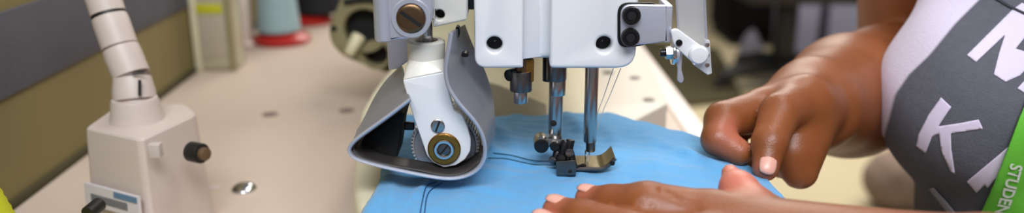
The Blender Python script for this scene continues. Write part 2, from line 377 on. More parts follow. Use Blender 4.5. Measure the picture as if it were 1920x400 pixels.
gf = rounded(pxy([(1262, 84), (1280, 98), (1278, 130), (1283, 150), (1278, 157), (1270, 152), (1271, 128), (1264, 104)], HY-.3), .12)
G().add(*prism(gf, [], .2, .05, facing(HY-.32))).make('stop_finger', M_alu, br)
gp = rounded(pxy([(1262, -90), (1318, -90), (1326, 70), (1318, 110), (1296, 96), (1272, 66)], HY-.2), .1)
G().add(*prism(gp, [], .25, .05, facing(HY-.25))).make('eye_guard', M_clear, br, label='clear acrylic eye guard')
for e0, e1 in (((1264, -80), (1272, 64)), ((1318, -80), (1325, 72))):
    G().add(*tube([Wy(*e0, HY-.3), Wy(*e1, HY-.3)], .05, 8, 2)).make('guard_edge', M_alu, br)
ge = rounded(pxy([(1322, 74), (1331, 76), (1335, 138), (1327, 141), (1300, 122), (1312, 118), (1319, 108)], HY-.3), .05)
G().add(*prism(ge, [], .5, .06, facing(HY-.35))).make('guard_edge_block', glassy('acrylic_block', (225, 228, 236), .5), br)
for py in (84, 104, 122):
    q = Wy(1326, py, HY-.34); G().add(*cyl(q+V3((0, .1, 0)), q+V3((0, -.06, 0)), .12)).make('guard_screw', M_steel, br)

# ---------- roller puller
PY = 40.6
clp = rounded(pxy([(722, -80), (812, -80), (812, 25), (806, 52), (788, 68), (762, 74), (726, 78)], PY-.5), [0, 0, .3, .6, .5, .2, .1])
cl = G().add(*prism(clp, [], 2.4, .15, facing(PY-.5))).make('puller_clamp', M_alu, S_)
q = Wy(721, 76, PY-.2); G().add(*ring(q, q+V3((0, 0, 2.6)), .48, .18, .06)).make('clamp_barrel', M_alu, cl)
slot_screw('clamp_bolt', Wy(771, 34, PY-.5), (0, -1, 0), .7, .22, M_bronze, cl, -.62+math.pi)
q = Wy(771, 34, PY-.52); G().add(*ring(q+V3((0, .1, 0)), q-V3((0, .08, 0)), .98, .72, .03)).make('clamp_boss', M_alu, cl)
wb_ = rounded(pxy([(811, -80), (876, -80), (875, 38), (812, 52)], PY+.2), [0, 0, .1, .1])
lh = pxy([(824, 28)], PY+.2)[0]
G().add(*prism(wb_, [circ(lh[0], lh[1], .26)], 2.4, .1, facing(PY+.2))).make('puller_block', mat('block_enamel', (206, 204, 196), .4), cl)
G().add(*cyl((lh[0], PY+2.4, lh[1]), (lh[0], PY+.9, lh[1]), .25)).make('block_hole', M_void, cl)
G().add(*box(Wy(877, 0, PY+1)[0], Wy(892, 0, PY+1)[0], PY+1.6, PY+2.6, Wy(880, 22, PY+1)[2], 21, .05)).make('dark_gap', M_black, cl)  # black box standing in for the dark gap beside the puller block
sp = rounded(pxy([(724, 30), (729, 130), (746, 128), (790, 96), (790, 30)], 44), .15)
G().add(*prism(sp, [], .3, .06, facing(43.8))).make('side_plate', M_alu, cl)
# shaft, collar, yoke, arm plate
cc = Wy(800, 112, PY+1.3); ct = Wy(800, 84, PY+1.3)
G().add(*cyl((cc[0], PY+1.3, cc[2]), (cc[0], PY+1.3, 14), .36)).make('puller_shaft', M_chrome, cl)
yk = G()
zc0, zc1 = Wy(800, 118, PY+.4)[2], Wy(800, 82, PY+.4)[2]
yk.add(*ring((cc[0], PY+1.3, zc0), (cc[0], PY+1.3, zc1), .98, .55, .08))
topc = [(cc[0]+.93*math.cos(a), PY+1.3+.93*math.sin(a), zc0+.15) for a in np.linspace(0, 2*math.pi, 20, endpoint=False)]
pt = [Wy(756, 149, PY), Wy(833, 134, PY)]
yk.add(*hull(topc+[tuple(p+V3((0, k, 0))) for p in pt for k in (0, 1.9)]+[tuple(p+V3((0, k, -.6))) for p in pt for k in (.3, 1.9)], .05))
yo = yk.make('puller_yoke', mat('yoke_enamel', (216, 212, 202), .35), cl)
ap = pxy([(755, 150), (833, 135), (843, 178), (852, 209), (867, 216), (877, 240), (883, 262), (882, 284), (872, 300), (855, 311), (832, 315), (812, 306), (800, 292), (790, 262), (770, 205)], PY)
G().add(*prism(rounded(ap, .12, 3), [], .42, .07, facing(PY))).make('arm_plate', M_enamel, yo, label='flat white plate holding the roller axle')
rc = Wy(833, 279, PY)
slot_screw('plate_screw', Wy(821, 236, PY), (0, -1, 0), .36, .12, M_steel, yo, 1.2)
G().add(*ring(rc+V3((0, .05, 0)), rc-V3((0, .16, 0)), .86, .5, .06)).make('brass_ring', M_brass, yo)
G().add(*ring(rc+V3((0, .05, 0)), rc-V3((0, .3, 0)), .54, .34, .05)).make('axle_sleeve', M_chrome, yo)
slot_screw('axle_bolt', rc-V3((0, .02, 0)), (0, -1, 0), .34, .2, M_dsteel, yo, .9)
# knurled roller
rcen = Wy(838, 258, 43.2); rr = rcen[2]-.16; nt_ = 56; ol = []
for k in range(nt_*4):
    a = 2*math.pi*k/(nt_*4); rad = rr-(.11 if k % 4 in (2, 3) else 0); ol.append((rcen[0]+rad*math.cos(a), rcen[2]+rad*math.sin(a)))
ro = G().add(*prism(ol, [], 2.6, .03, facing(41.9))).make('roller', mat('roller_aluminium', (206, 206, 210), .4, .35, .05, 60, .1, 300), cl, label='knurled pale metal roller')
G().add(*ring((rcen[0], 41.95, rcen[2]), (rcen[0], 41.7, rcen[2]), rr*.9, rr*.6, .05)).make('roller_rim', M_sheet, ro)
q = Wy(766, 238, 41.8); G().add(*hull([q+V3((a, b, c_)) for a in (-.25, .3) for b in (0, .3) for c_ in (-.22, .22)], .08)).make('roller_stop', M_black, ro)
# sheet-metal guard wrapped round the roller
front = [(846, 62), (840, 100), (836, 135), (843, 166), (862, 195), (886, 222), (902, 246), (910, 272), (909, 296), (897, 317), (874, 331), (842, 336), (800, 331), (745, 320), (695, 308), (668, 299), (656, 289), (655, 277), (668, 261), (702, 236), (735, 212), (768, 187)]
FY = 39.7
def shift(p, y1, y0=FY):
    a = Wy(p[0], p[1], y0); a[1] = y1; return a
back = {0: (872, 46), 1: (880, 68), 2: (890, 92), 3: (903, 118), 4: (914, 145), 5: (923, 176), 6: (927, 205), 7: (928, 232), 8: (925, 262), 17: (671, 244), 18: (684, 218), 19: (702, 182), 20: (724, 150), 21: (752, 122)}
bky = {9: 44.6, 10: 43, 11: 41.6, 12: 41.2, 13: 41.2, 14: 41.4, 15: 42.2, 16: 44}
f3 = [Wy(p[0], p[1], FY) for p in front]; b3 = [Wy(*back[i], 45.2) if i in back else shift(p, bky.get(i, 45.2)) for i, p in enumerate(front)]
f3, b3 = catmull(f3, 4), catmull(b3, 4)
nn = len(f3); V = []; F = []; K = 5; T_ = .12
def nrm2(L, i):
    t_ = L[min(i+1, nn-1)]-L[max(i-1, 0)]; v = np.array((t_[2], 0, -t_[0])); return v/np.linalg.norm(v)
for side in (0, 1):
    for i in range(nn):
        for k in range(K):
            s = k/(K-1); p = f3[i]*(1-s)+b3[i]*s; nv = nrm2(f3, i)*(1-s)+nrm2(b3, i)*s; V.append(p+nv*T_*side)
def id_(s, i, k): return s*nn*K+i*K+k
for i in range(nn-1):
    for k in range(K-1):
        F.append((id_(0, i, k), id_(0, i+1, k), id_(0, i+1, k+1), id_(0, i, k+1))); F.append((id_(1, i, k), id_(1, i, k+1), id_(1, i+1, k+1), id_(1, i+1, k)))
    for k in (0, K-1): F.append((id_(0, i, k), id_(1, i, k), id_(1, i+1, k), id_(0, i+1, k)))
for i in (0, nn-1):
    for k in range(K-1): F.append((id_(0, i, k), id_(0, i, k+1), id_(1, i, k+1), id_(1, i, k)))
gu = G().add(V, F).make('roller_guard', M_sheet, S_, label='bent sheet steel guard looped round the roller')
G().add(*tube(f3[::2]+[f3[-1]], .085, 8, 2)).make('guard_rim', M_alu, gu, label='thin bright rim of the guard')
shade_v = []; shade_f = []
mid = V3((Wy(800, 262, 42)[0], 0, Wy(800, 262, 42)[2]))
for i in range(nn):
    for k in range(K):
        s = .04+.96*k/(K-1); p = f3[i]*(1-s)+b3[i]*s; c_ = mid-p; c_[1] = 0; shade_v.append(p+c_/np.linalg.norm(c_)*.16)
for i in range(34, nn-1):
    for k in range(K-1): shade_f.append((i*K+k, i*K+k+1, (i+1)*K+k+1, (i+1)*K+k))
used = sorted({i for f in shade_f for i in f}); mp_ = {u: i for i, u in enumerate(used)}
ln_ = G().add([shade_v[u] for u in used], [tuple(mp_[i] for i in f) for f in shade_f]).make('guard_inner_shade', mat('inner_shade_dark', (58, 54, 52), .5, .3, .2, 80), gu, label='dark shade painted on the inner face of the guard')  # thin dark layer painting the shade inside the guard
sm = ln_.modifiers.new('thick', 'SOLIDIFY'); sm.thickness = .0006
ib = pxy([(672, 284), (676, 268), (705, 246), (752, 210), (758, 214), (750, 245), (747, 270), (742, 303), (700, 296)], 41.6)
G().add(*prism(ib, [], 3.0, .05, facing(41.6))).make('inner_shade_block', M_void, gu, label='black block filling the shaded inside of the guard')  # black plate that also paints in the guard's shaded inside
for px, py, a_, b_ in ((846, 128, .17, .32), (872, 103, .2, .12), (858, 60, .13, .3)):
    q = W(px, py, 42.5 if px < 850 else 43.0); G().add(*[(lambda r: ([(q[0]+(v[0]-q[0])*a_, v[1], q[2]+(v[2]-q[2])*b_) for v in r[0]], r[1]))(cyl(q-V3((0, .1, 0)), q+V3((0, .5, 0)), 1))][0]).make('guard_screw', M_black, gu)
# thread running down from the head to the foot
for a, b in (((1164, 128), (1128, 216)), ((1150, 128), (1118, 222))):
    G().add(*tube([Wy(*a, by), Wy((a[0]+b[0])/2-2, (a[1]+b[1])/2+6, by), Wy(*b, by), Wy(1100, 308, by)], .022, 6)).make('thread', mat('grey_thread', (170, 168, 170), .7), S_)

# ------------------------------------------------------------------ blue cloth
edge = [(700, 216), (800, 218), (905, 222), (960, 217), (1020, 222), (1080, 216), (1138, 212), (1165, 221), (1250, 240), (1330, 262), (1390, 296), (1450, 338), (1500, 380), (1530, 410), (1548, 440), (1552, 470)]
E = [Wz(a, b, .1) for a, b in edge]; ex = [p[0] for p in E]; ey = [p[1] for p in E]
xs0, xs1 = -7.35, 15.0; NX, NY = 190, 230
def cz(x, y):
    z = .10
    z -= .02*max(0, x-8)**2*.35
    z -= .012*max(0, 34-y)**2*.5
    z += .10*math.sin(.9*x+.5*y+1.1)*math.sin(.45*y-.3*x)+.06*math.sin(2.3*x-1.1*y)*math.sin(.7*x+.9*y)+.025*math.sin(4.1*x+2.7*y)*math.sin(3.1*y-1.9*x)+.1
    # creases: gathers beside the foot and folds near the back edge
    for (x0, y0, x1, y1, h, wd_) in ((-2.2, 45.0, 2.2, 43.0, .16, .28), (-3, 43.0, 1.5, 42.2, .11, .25), (3.5, 54, 4.6, 49, .32, .55), (-5.6, 37, -4.2, 42, .14, .25), (8, 49, 12, 43, .22, .6), (-3, 48, .5, 44.5, .2, .5), (5.5, 52.5, 6.5, 46.5, .2, .5), (-4, 50, -1, 46, .3, .6), (-1.5, 52, 0, 47.5, .22, .5), (9.5, 47, 13.5, 40, .25, .6), (7, 44, 11, 42.5, .16, .5), (-3.5, 41, 1, 39.5, .12, .4), (-6.5, 42, -5.8, 36, .22, .35), (2, 40.5, 6, 41.5, .08, .4)):
        dx, dy = x1-x0, y1-y0; L2 = dx*dx+dy*dy; t_ = max(0, min(1, ((x-x0)*dx+(y-y0)*dy)/L2)); q_ = (x-x0-t_*dx)**2+(y-y0-t_*dy)**2
        z += h*math.exp(-q_/wd_**2)*math.sin(math.pi*min(1, max(.02, t_*.9+.05)))
    e = x-xs0
    if e < .5: z -= .5*(1-e/.5)**2*.6
    return max(z, -2.2)
V = []; F = []
for i in range(NX+1):
    x = xs0+(xs1-xs0)*i/NX; yb = float(np.interp(x, ex, ey)); yf = 26+max(0, x-10)*.9
    for j in range(NY+1):
        t_ = (j/NY)**.8; y = yf+(yb-yf)*t_; V.append((x+.12*math.sin(y*.8)*(1-min(1, (x-xs0)/2)), y, cz(x, y)))
for i in range(NX):
    for j in range(NY): a = i*(NY+1)+j; F.append((a, a+NY+1, a+NY+2, a+1))
M_blue = mat('blue_cotton', (92, 162, 212), .85, 0, .06, 12, .35, 900, .25, sheen=.3)
cloth = finish('blue_cloth', V, F, M_blue, smooth=180)
so = cloth.modifiers.new('thick', 'SOLIDIFY'); so.thickness = .0011; so.offset = -1
tag(cloth, 'blue cotton cloth lying under the presser foot and both hands', 'cloth')
M_teal = mat('teal_thread', (20, 92, 118), .7)
def ct_(x, y, up=.05): return (x, y, cz(x, y)+up)
def wct(px, py): p = Wz(px, py, .25); return ct_(p[0], p[1])
for P in ([(925, 288), (960, 293), (1000, 300), (1046, 303)], [(915, 298), (950, 303), (1000, 308), (1046, 309)]):
    G().add(*tube([wct(*p) for p in P], .035, 6)).make('seam_thread', M_teal, cloth, label='teal thread trailing from the foot')
for P in ([(818, 340), (800, 352), (793, 372), (788, 400)], [(828, 343), (812, 352), (801, 366), (796, 400)]):
    G().add(*tube([wct(*p) for p in P], .03, 6)).make('loose_thread', mat('navy_thread', (38, 82, 128), .8), cloth)

# ------------------------------------------------------------------ task lamp on the left
lp0 = Wz(262, 262, 0); LB = thing('task_lamp', (-25, 53, TZ), 'white gooseneck lamp standing on a chunky white base left of the machine', 'lamp')
top = pxz([(158, 240), (256, 262), (268, 262), (372, 213), (345, 192), (215, 200)], 0)
cxx, cyy = np.mean([p[0] for p in top]), np.mean([p[1] for p in top])
tops = rounded(top, [.3, .3, .3, .8, .9, .8], 4)
V = []; F = []; m_ = len(tops); lev = [(-8, 1.13), (-7.6, 1.14), (-4, 1.06), (-.5, 1.0), (-.12, .985), (0, .95)]
for z, s in lev:
    for p in tops: V.append((cxx+(p[0]-cxx)*s, cyy+(p[1]-cyy)*s, z))
for i in range(len(lev)-1):
    for k in range(m_): F.append((i*m_+k, i*m_+(k+1) % m_, (i+1)*m_+(k+1) % m_, (i+1)*m_+k))
F.append(tuple(range(m_))); F.append(tuple((len(lev)-1)*m_+k for k in range(m_)))
base = G().add(V, F).make('lamp_base', M_white, LB, smooth=25)
q = W(372, 287, 53.5); G().add(*cyl(q-V3((.6, -.3, 0)), q+V3((.3, -.15, 0)), .66)).make('knob', M_rubber, LB, label='round black knob')
q2 = q+V3((.2, -.1, 0)); G().add(*cyl(q2, q2+V3((.45, -.2, 0)), .42)).make('knob_cap', mat('brown_knob_cap', (96, 74, 52), .5), LB)
q = W(162, 398, 47.6); G().add(*cyl(q+V3((.2, 1.2, 0)), q+V3((0, .1, -.15)), .42)).make('knob', M_rubber, LB)
# printed label: white plate with grey bar and blue corner, on the left front face
A_, B_ = V3((top[0][0], top[0][1], 0)), V3((top[1][0], top[1][1], 0)); fd = (B_-A_)/np.linalg.norm(B_-A_); fn = V3((fd[1], -fd[0], 0)); fn = fn if fn[1] < 0 else -fn
lv = [ (W(175, 356, 51.5)), (W(282, 352, 49.2)) ]
def lab(name, u0, u1, z0, z1, off, m):
    c0 = A_+fd*u0; c1 = A_+fd*u1; n_ = fn
    sx = lambda z: .22+(-z)*.055
    G().add(*hull([c+n_*(sx(z)+o) + V3((0, 0, z)) for c in (c0, c1) for z in (z0, z1) for o in (-.2+off, off)], 0)).make(name, m, LB)
L_ = np.linalg.norm(B_-A_)
lab('label_plate', .15, L_+.35, -5.0, -3.55, .32, mat('label_white', (206, 200, 202), .5))
lab('label_bar', .8, L_-.7, -4.65, -4.15, .36, mat('label_grey', (112, 112, 116), .5))
lab('label_stripe', L_-1.9, L_+.25, -3.98, -3.6, .37, mat('label_blue', (92, 122, 150), .5))
G().add(*hull([W(288, 285, 51)+V3((a, b, c_)) for a in (-.35, .35) for b in (0, .6) for c_ in (-.45, .45)], .05)).make('button', mat('button_grey', (190, 178, 172), .5), LB)
# neck of snap-together segments
nc = [(257, 222, 55.3, 1.42), (253, 188, 55.3, 1.36), (247, 142, 55.3, 1.2), (225, 88, 55.3, 1.16), (203, 26, 55.3, 1.12), (178, -50, 55.2, 1.12), (160, -130, 54.5, 1.1), (155, -220, 52.5, 1.1)]
pts = [W(a, b, d) for a, b, d, r in nc]
for i in range(len(pts)-1):
    a, b = pts[i], pts[i+1]; L = np.linalg.norm(b-a); r0, r1 = nc[i][3], nc[i+1][3]; gap = .07 if i in (3, 0, 1) else .03
    if i == 3: gap = .16
    prof = [(r0*.86, 0), (r0, .06), (r0*1.0, L*.35), (r1*1.04, L*.75), (r1*1.0, L-gap-.05), (r1*.86, L-gap)]
    s = G().add(*lathe(prof, a, b-a, 36)).make('neck_segment', M_white, LB)
    G().add(*lathe([(r1*.97, 0), (r1*.97, gap+.2)], b-(b-a)/L*(gap+.1), b-a, 30)).make('joint_ring', M_rubber if i == 3 else mat('joint_shadow_grey', (120, 104, 96), .6), s)
    if i == 1 or i == 2:
        pass
G().add(*lathe([(1.75, -.3), (1.7, .1), (1.58, .5), (1.5, 1.2), (1.42, 1.4), (.8, 1.4)], pts[0], (0, 0, 1), 36)).make('neck_collar', M_white, LB)
# black T shaped marks on the neck
ax = (pts[3]-pts[2]); ax /= np.linalg.norm(ax)
for P, r in (([W(262, 150, 54.02), W(262, 180, 54.05)], .11), ([W(248, 139, 53.95), W(270, 136, 54.2)], .07)):
    G().add(*tube([P[0], (P[0]+P[1])/2, P[1]], r, 8)).make('neck_clip', M_rubber, LB)
e = pts[-1]; hd = e+V3((9, -2, 5))
G().add(*tube([e, e+V3((1.5, -.5, 4)), e+V3((5, -1, 6.5)), hd], 1.0, 20)).make('neck_tip', M_white, LB)
G().add(*lathe([(1.0, 0), (1.6, .8), (3.6, 2.6), (3.8, 4.2), (3.5, 4.3), (3.3, 2.8), (.4, 2.6)], hd, (.9, -.1, -.5), 36)).make('lamp_shade', M_white, LB)

# ------------------------------------------------------------------ things on the table
# yellow cone of thread, near left
cn = W(-62, 606, 46); cn = V3((cn[0], cn[1], TZ))
yc = thing('thread_cone', cn, 'bright yellow cone of thread at the left edge of the picture', 'thread cone')
pr_ = []
for k in range(60): h = k/59*14.0; pr_.append((4.75-.285*h+(.05 if k % 2 else 0), h+.3))
G().add(*lathe([(4.3, .3)]+pr_+[(.5, 14.5)], cn, (0, 0, 1), 48)).make('yarn', mat('yellow_yarn', (196, 200, 16), .8, 0, .1, 60, .2, 500), yc)
G().add(*lathe([(4.4, 0), (4.4, .3), (.5, .3)], cn, (0, 0, 1), 40)).make('core', M_white, yc)
# far cones on red dishes
def dish(px, py, w_, name_label):
    c0 = Wz(px, py, TZ); d_ = c0[1]*CP+(CAMZ-TZ)*SP; r = w_/2/FPX*d_
    o = G().add(*lathe([(r*.93, 0), (r, .25), (r*1.0, .7), (r*.9, 1.0), (r*.62, 1.5), (r*.5, 1.7), (.1, 1.7)], c0, (0, 0, 1), 44)).make('thread_dish', mat('red_plastic', (160, 24, 18), .35), None)
    tag(o, name_label, 'thread dish'); return c0, r
c0, r0 = dish(529, 79, 106, 'red plastic dish under the pale blue thread cone')
b_ = c0+V3((-.3, 0, 1.7)); o = thing('thread_cone', b_, 'pale blue thread cone standing on the red dish', 'thread cone')
G().add(*lathe([(2.9, 0), (3.0, .25), (2.85, .5)]+[(2.95-.09*k*.5+(.03 if k % 2 else 0), .5+k*.5) for k in range(26)]+[(1.2, 14), (.3, 14.1)], b_, (0, 0, 1), 40)).make('yarn', mat('pale_blue_yarn', (142, 166, 170), .8, 0, .06, 60, .2, 500), o)
G().add(*lathe([(.8, 14), (.8, 15.2), (.5, 15.3)], b_, (0, 0, 1), 24)).make('core', M_white, o)
c0, r0 = dish(578, 42, 92, 'red plastic dish behind, under the black thread cone')
b_ = c0+V3((1.6, 1.0, 1.7)); o = thing('thread_cone', b_, 'black thread cone on a red dish behind the pale blue cone', 'thread cone')
G().add(*lathe([(4.1, 0), (4.2, .3)]+[(4.1-.07*k*.5, .4+k*.5) for k in range(26)]+[(1.2, 14), (.3, 14.1)], b_, (0, 0, 1), 40)).make('yarn', mat('black_yarn', (14, 14, 18), .85), o)
G().add(*lathe([(.8, 14), (.8, 15.2), (.5, 15.3)], b_, (0, 0, 1), 24)).make('core', M_white, o)
# cloudy rectangular bottle with yellow liquid line
q0, q1 = Wz(368, 134, TZ), Wz(438, 138, TZ)
bo = thing('oil_bottle', (q0+q1)/2, 'cloudy rectangular plastic bottle with a yellow-green band, beside the partition', 'bottle')
x0, x1, y0 = q0[0], q1[0], q0[1]
G().add(*box(x0, x1, y0, y0+4, TZ, TZ+13, .5, 4)).make('bottle_body', M_bottle, bo)
G().add(*box(x0+.9, x1-.9, y0-.06, y0+.3, TZ+1.6, TZ+7.0, .1)).make('label_panel', mat('bottle_label_grey', (170, 160, 140), .6), bo)
G().add(*box(x0+.8, x1-1.0, y0-.1, y0+.3, TZ+7.1, TZ+8.2, .05)).make('label_band', mat('bottle_label_yellow', (186, 184, 30), .6), bo, label='yellow-green band')
for xx in (x0+.35, x1-.35):
    G().add(*box(xx-.4, xx+.4, y0-.12, y0+.7, TZ, TZ+13, .15)).make('bottle_corner', mat('bottle_corner_white', (206, 198, 168), .5) if xx < (x0+x1)/2 else mat('bottle_corner_olive', (140, 132, 96), .5), bo)
G().add(*lathe([(1.2, 0), (1.2, 2), (1.0, 2.2)], ((x0+x1)/2, y0+2, TZ+13), (0, 0, 1), 24)).make('cap', M_white, bo)
# white post of the thread stand
q = Wz(455, 84, TZ); ps = thing('thread_stand_post', q, 'white upright post standing between the bottle and the pale blue cone', 'post')
G().add(*box(q[0]-1.3, q[0]+1.3, q[1]-1.1, q[1]+1.1, TZ+.6, TZ+26, .3)).make('post', M_edge, ps)
G().add(*box(q[0]-1.8, q[0]+1.8, q[1]-1.6, q[1]+2.2, TZ, TZ+.6, .2)).make('foot', M_edge, ps)

# ------------------------------------------------------------------ far right: chair, cabinet, boxes, dark patch on the floor
mp = pxz([(1130, 70), (1346, 96), (1372, 150), (1396, 192), (1300, 202), (1130, 204)], FLOOR)  # low dark olive shape lying flat on the floor
o = G().add(*prism(mp, [], 2.2, .3, flat(FLOOR+2.2))).make('floor_patch', mat('dark_olive_matt', (58, 52, 26), .9), None)
tag(o, 'flat dark olive patch on the floor beyond the right side of the table', 'mat')
cb = Wz(1462, 168, FLOOR); ch = thing('office_chair', cb, 'black office chair on castors in the blurred background at right', 'chair')
for k in range(5):
    a = 2*math.pi*k/5+math.pi+.15; dv = V3((math.cos(a), math.sin(a), 0))
    lg = G().add(*tube([cb+V3((0, 0, 12)), cb+dv*14+V3((0, 0, 11)), cb+dv*28+V3((0, 0, 7.5))], [4.4, 3.8, 2.6], 12)).make('leg', M_rubber, ch)
    w_ = cb+dv*28; sd = V3((-dv[1], dv[0], 0))
    G().add(*cyl(w_-sd*2.2+V3((0, 0, 3.2)), w_+sd*2.2+V3((0, 0, 3.2)), 3.2, None, .5, 24)).make('caster', M_rubber, lg)
G().add(*cyl(cb+V3((0, 0, 10)), cb+V3((0, 0, 42)), 5.0)).make('gas_column', M_rubber, ch)
G().add(*box(cb[0]-25, cb[0]+25, cb[1]-24, cb[1]+24, FLOOR+42, FLOOR+50, 3, 4)).make('seat', M_rubber, ch)
G().add(*hull([(cb[0]+21+a, cb[1]+b, z) for a in (0, 6) for b in (-21, 21) for z in (FLOOR+58, FLOOR+105)], 2)).make('backrest', M_rubber, ch)
G().add(*tube([cb+V3((18, 0, 44)), cb+V3((27, 0, 48)), cb+V3((27, 0, 60))], 2, 12)).make('back_support', M_rubber, ch)
q = Wz(1366, 88, FLOOR); q1 = Wz(1650, 88, FLOOR)
o = thing('cabinet', ((q[0]+q1[0])/2, q[1]+25, FLOOR), 'black cabinet standing far behind the office chair', 'cabinet')
G().add(*box(q[0], q1[0], q[1], q[1]+50, FLOOR+4, FLOOR+110, 3)).make('cabinet_body', mat('black_cabinet', (6, 5, 6), .85, spec=.15), o)
for i in range(3):
    xx = q[0]+(q1[0]-q[0])*(i+.5)/3; hw = (q1[0]-q[0])/6-1.5
    d_ = G().add(*box(xx-hw, xx+hw, q[1]-1.5, q[1]+.1, FLOOR+8, FLOOR+106, .6)).make('door', mat('black_cabinet_door', (9, 7, 7), .85, spec=.15), o)
    G().add(*cyl((xx+hw-4, q[1]-3, FLOOR+60), (xx+hw-4, q[1]-3, FLOOR+72), .8)).make('handle', M_dsteel, d_)
G().add(*box(q[0]+2, q1[0]-2, q[1]+2, q[1]+48, FLOOR, FLOOR+4, .5)).make('plinth', M_void, o)
M_gb = mat('blue_grey_plastic', (128, 128, 150), .6, 0, .08, 6)
def binn(px0, px1, pyb, h, lbl):
    a, b = Wz(px0, pyb, FLOOR), Wz(px1, pyb, FLOOR); y_ = a[1]
    o = thing('storage_bin', ((a[0]+b[0])/2, y_+8, FLOOR), lbl, 'bin', 'blue-grey bins by the black cabinet')
    V, F = hull([(x, y, z) for x, y in ((a[0]+1, y_+.5), (b[0]-1, y_+.5), (a[0]+1, y_+15), (b[0]-1, y_+15)) for z in (FLOOR,)]+[(x, y, FLOOR+h) for x, y in ((a[0], y_), (b[0], y_), (a[0], y_+16), (b[0], y_+16))], .9)
    G().add(V, F).make('bin_body', M_gb, o)
    G().add(*box(a[0]-.8, b[0]+.8, y_-.8, y_+16.8, FLOOR+h, FLOOR+h+2.5, .5)).make('lid', M_gb, o)
binn(1458, 1530, 122, 44, 'tall blue-grey bin directly above the black chair foot')
binn(1545, 1625, 118, 44, 'blue-grey bin half hidden behind the forearm')
a = Wz(1376, 112, FLOOR); b = Wz(1440, 112, FLOOR)
o = G().add(*hull([(a[0], a[1], FLOOR), (b[0], a[1], FLOOR), (a[0]+4, a[1]+8, FLOOR), (b[0], a[1]+8, FLOOR), (a[0]+5, a[1]+1, FLOOR+13), (a[0]+10, a[1]+3, FLOOR+17), (b[0]-3, a[1]+3, FLOOR+7)], 1.2)).make('bag', mat('grey_bag', (98, 96, 108), .8), None)
tag(o, 'small slumped grey bag on the floor left of the chair castors', 'bag')

# ------------------------------------------------------------------ implicit surfaces for the person
def seg_d(P, a, b, ra, rb):
    a = V3(a).astype(np.float32); b = V3(b).astype(np.float32); ab = b-a; L2 = float(ab@ab)
    t_ = np.clip(((P-a)@ab)/L2, 0, 1); q = P-a-t_[:, None]*ab; return np.sqrt((q*q).sum(1))-(ra+(rb-ra)*t_)
def ell_d(P, c, r, Rm=None):
    q = P-V3(c).astype(np.float32)
    if Rm is not None: q = q@Rm.astype(np.float32)
    r = V3(r).astype(np.float32); k0 = np.sqrt(((q/r)**2).sum(1)); k1 = np.sqrt(((q/(r*r))**2).sum(1))+1e-6
    return k0*(k0-1)/k1
def smin(a, b, k):
    h = np.clip(.5+.5*(b-a)/k, 0, 1); return b*(1-h)+a*h-k*h*(1-h)
def polygonise(f, lo, hi, h):
    lo = np.array(lo, float); hi = np.array(hi, float); Bn = 16; bs = Bn*h; nb_ = np.ceil((hi-lo)/bs).astype(int)
    I = np.stack(np.meshgrid(*[np.arange(n) for n in nb_], indexing='ij'), -1).reshape(-1, 3)
    C = (lo+(I+.5)*bs).astype(np.float32); dv = f(C, None); act = I[np.abs(dv) < bs*.87*1.25+.35]
    N = (nb_*Bn+2).astype(np.int64); gs = np.arange(-0, Bn+1)
    gx = np.stack(np.meshgrid(gs, gs, gs, indexing='ij'), -1).reshape(-1, 3)
    ids = []; pos = []; quads = []
    co = np.array([(i, j, k) for i in (0, 1) for j in (0, 1) for k in (0, 1)])
    ed = [(a, b) for a in range(8) for b in range(a+1, 8) if np.abs(co[a]-co[b]).sum() == 1]
    for blk in act:
        g0 = blk*Bn; P = (lo+(g0+gx)*h).astype(np.float32)
        D = f(P, lo+(blk+.5)*bs).reshape(Bn+1, Bn+1, Bn+1); s = D < 0
        if s.all() or not s.any(): continue
        cs = np.stack([s[c[0]:c[0]+Bn, c[1]:c[1]+Bn, c[2]:c[2]+Bn] for c in co], -1); cnt = cs.sum(-1)
        cells = np.argwhere((cnt > 0) & (cnt < 8))
        if len(cells):
            cd = np.stack([D[cells[:, 0]+c[0], cells[:, 1]+c[1], cells[:, 2]+c[2]] for c in co], -1)
            acc = np.zeros((len(cells), 3)); num = np.zeros(len(cells))
            for a, b in ed:
                x = (cd[:, a] < 0) != (cd[:, b] < 0); t_ = np.where(x, cd[:, a]/(cd[:, a]-cd[:, b]+1e-20), 0)
                acc += np.where(x[:, None], co[a]+t_[:, None]*(co[b]-co[a]), 0); num += x
            gc = g0+cells; pos.append(lo+(gc+acc/num[:, None])*h); ids.append((gc[:, 0]*N[1]+gc[:, 1])*N[2]+gc[:, 2])
        for ax_ in range(3):
            sl = [slice(0, Bn)]*3; sl2 = list(sl); sl2[ax_] = slice(1, Bn+1)
            A_ = s[tuple(sl)]; B2 = s[tuple(sl2)]; e_ = np.argwhere(A_ != B2)
            if not len(e_): continue
            flip = A_[e_[:, 0], e_[:, 1], e_[:, 2]]; g = g0+e_
            ub = np.zeros(3, int); uc = np.zeros(3, int); ub[(ax_+1) % 3] = 1; uc[(ax_+2) % 3] = 1
            def cid(q): return (q[:, 0]*N[1]+q[:, 1])*N[2]+q[:, 2]
            q = np.stack([cid(g), cid(g-ub), cid(g-ub-uc), cid(g-uc)], 1); q[~flip] = q[~flip][:, ::-1]; quads.append(q)
    ids = np.concatenate(ids); pos = np.concatenate(pos); quads = np.concatenate(quads); o_ = np.argsort(ids); ids = ids[o_]; pos = pos[o_]
    ix = np.searchsorted(ids, quads); ix = np.clip(ix, 0, len(ids)-1); ok = (ids[ix] == quads).all(1)
    return pos, ix[ok]

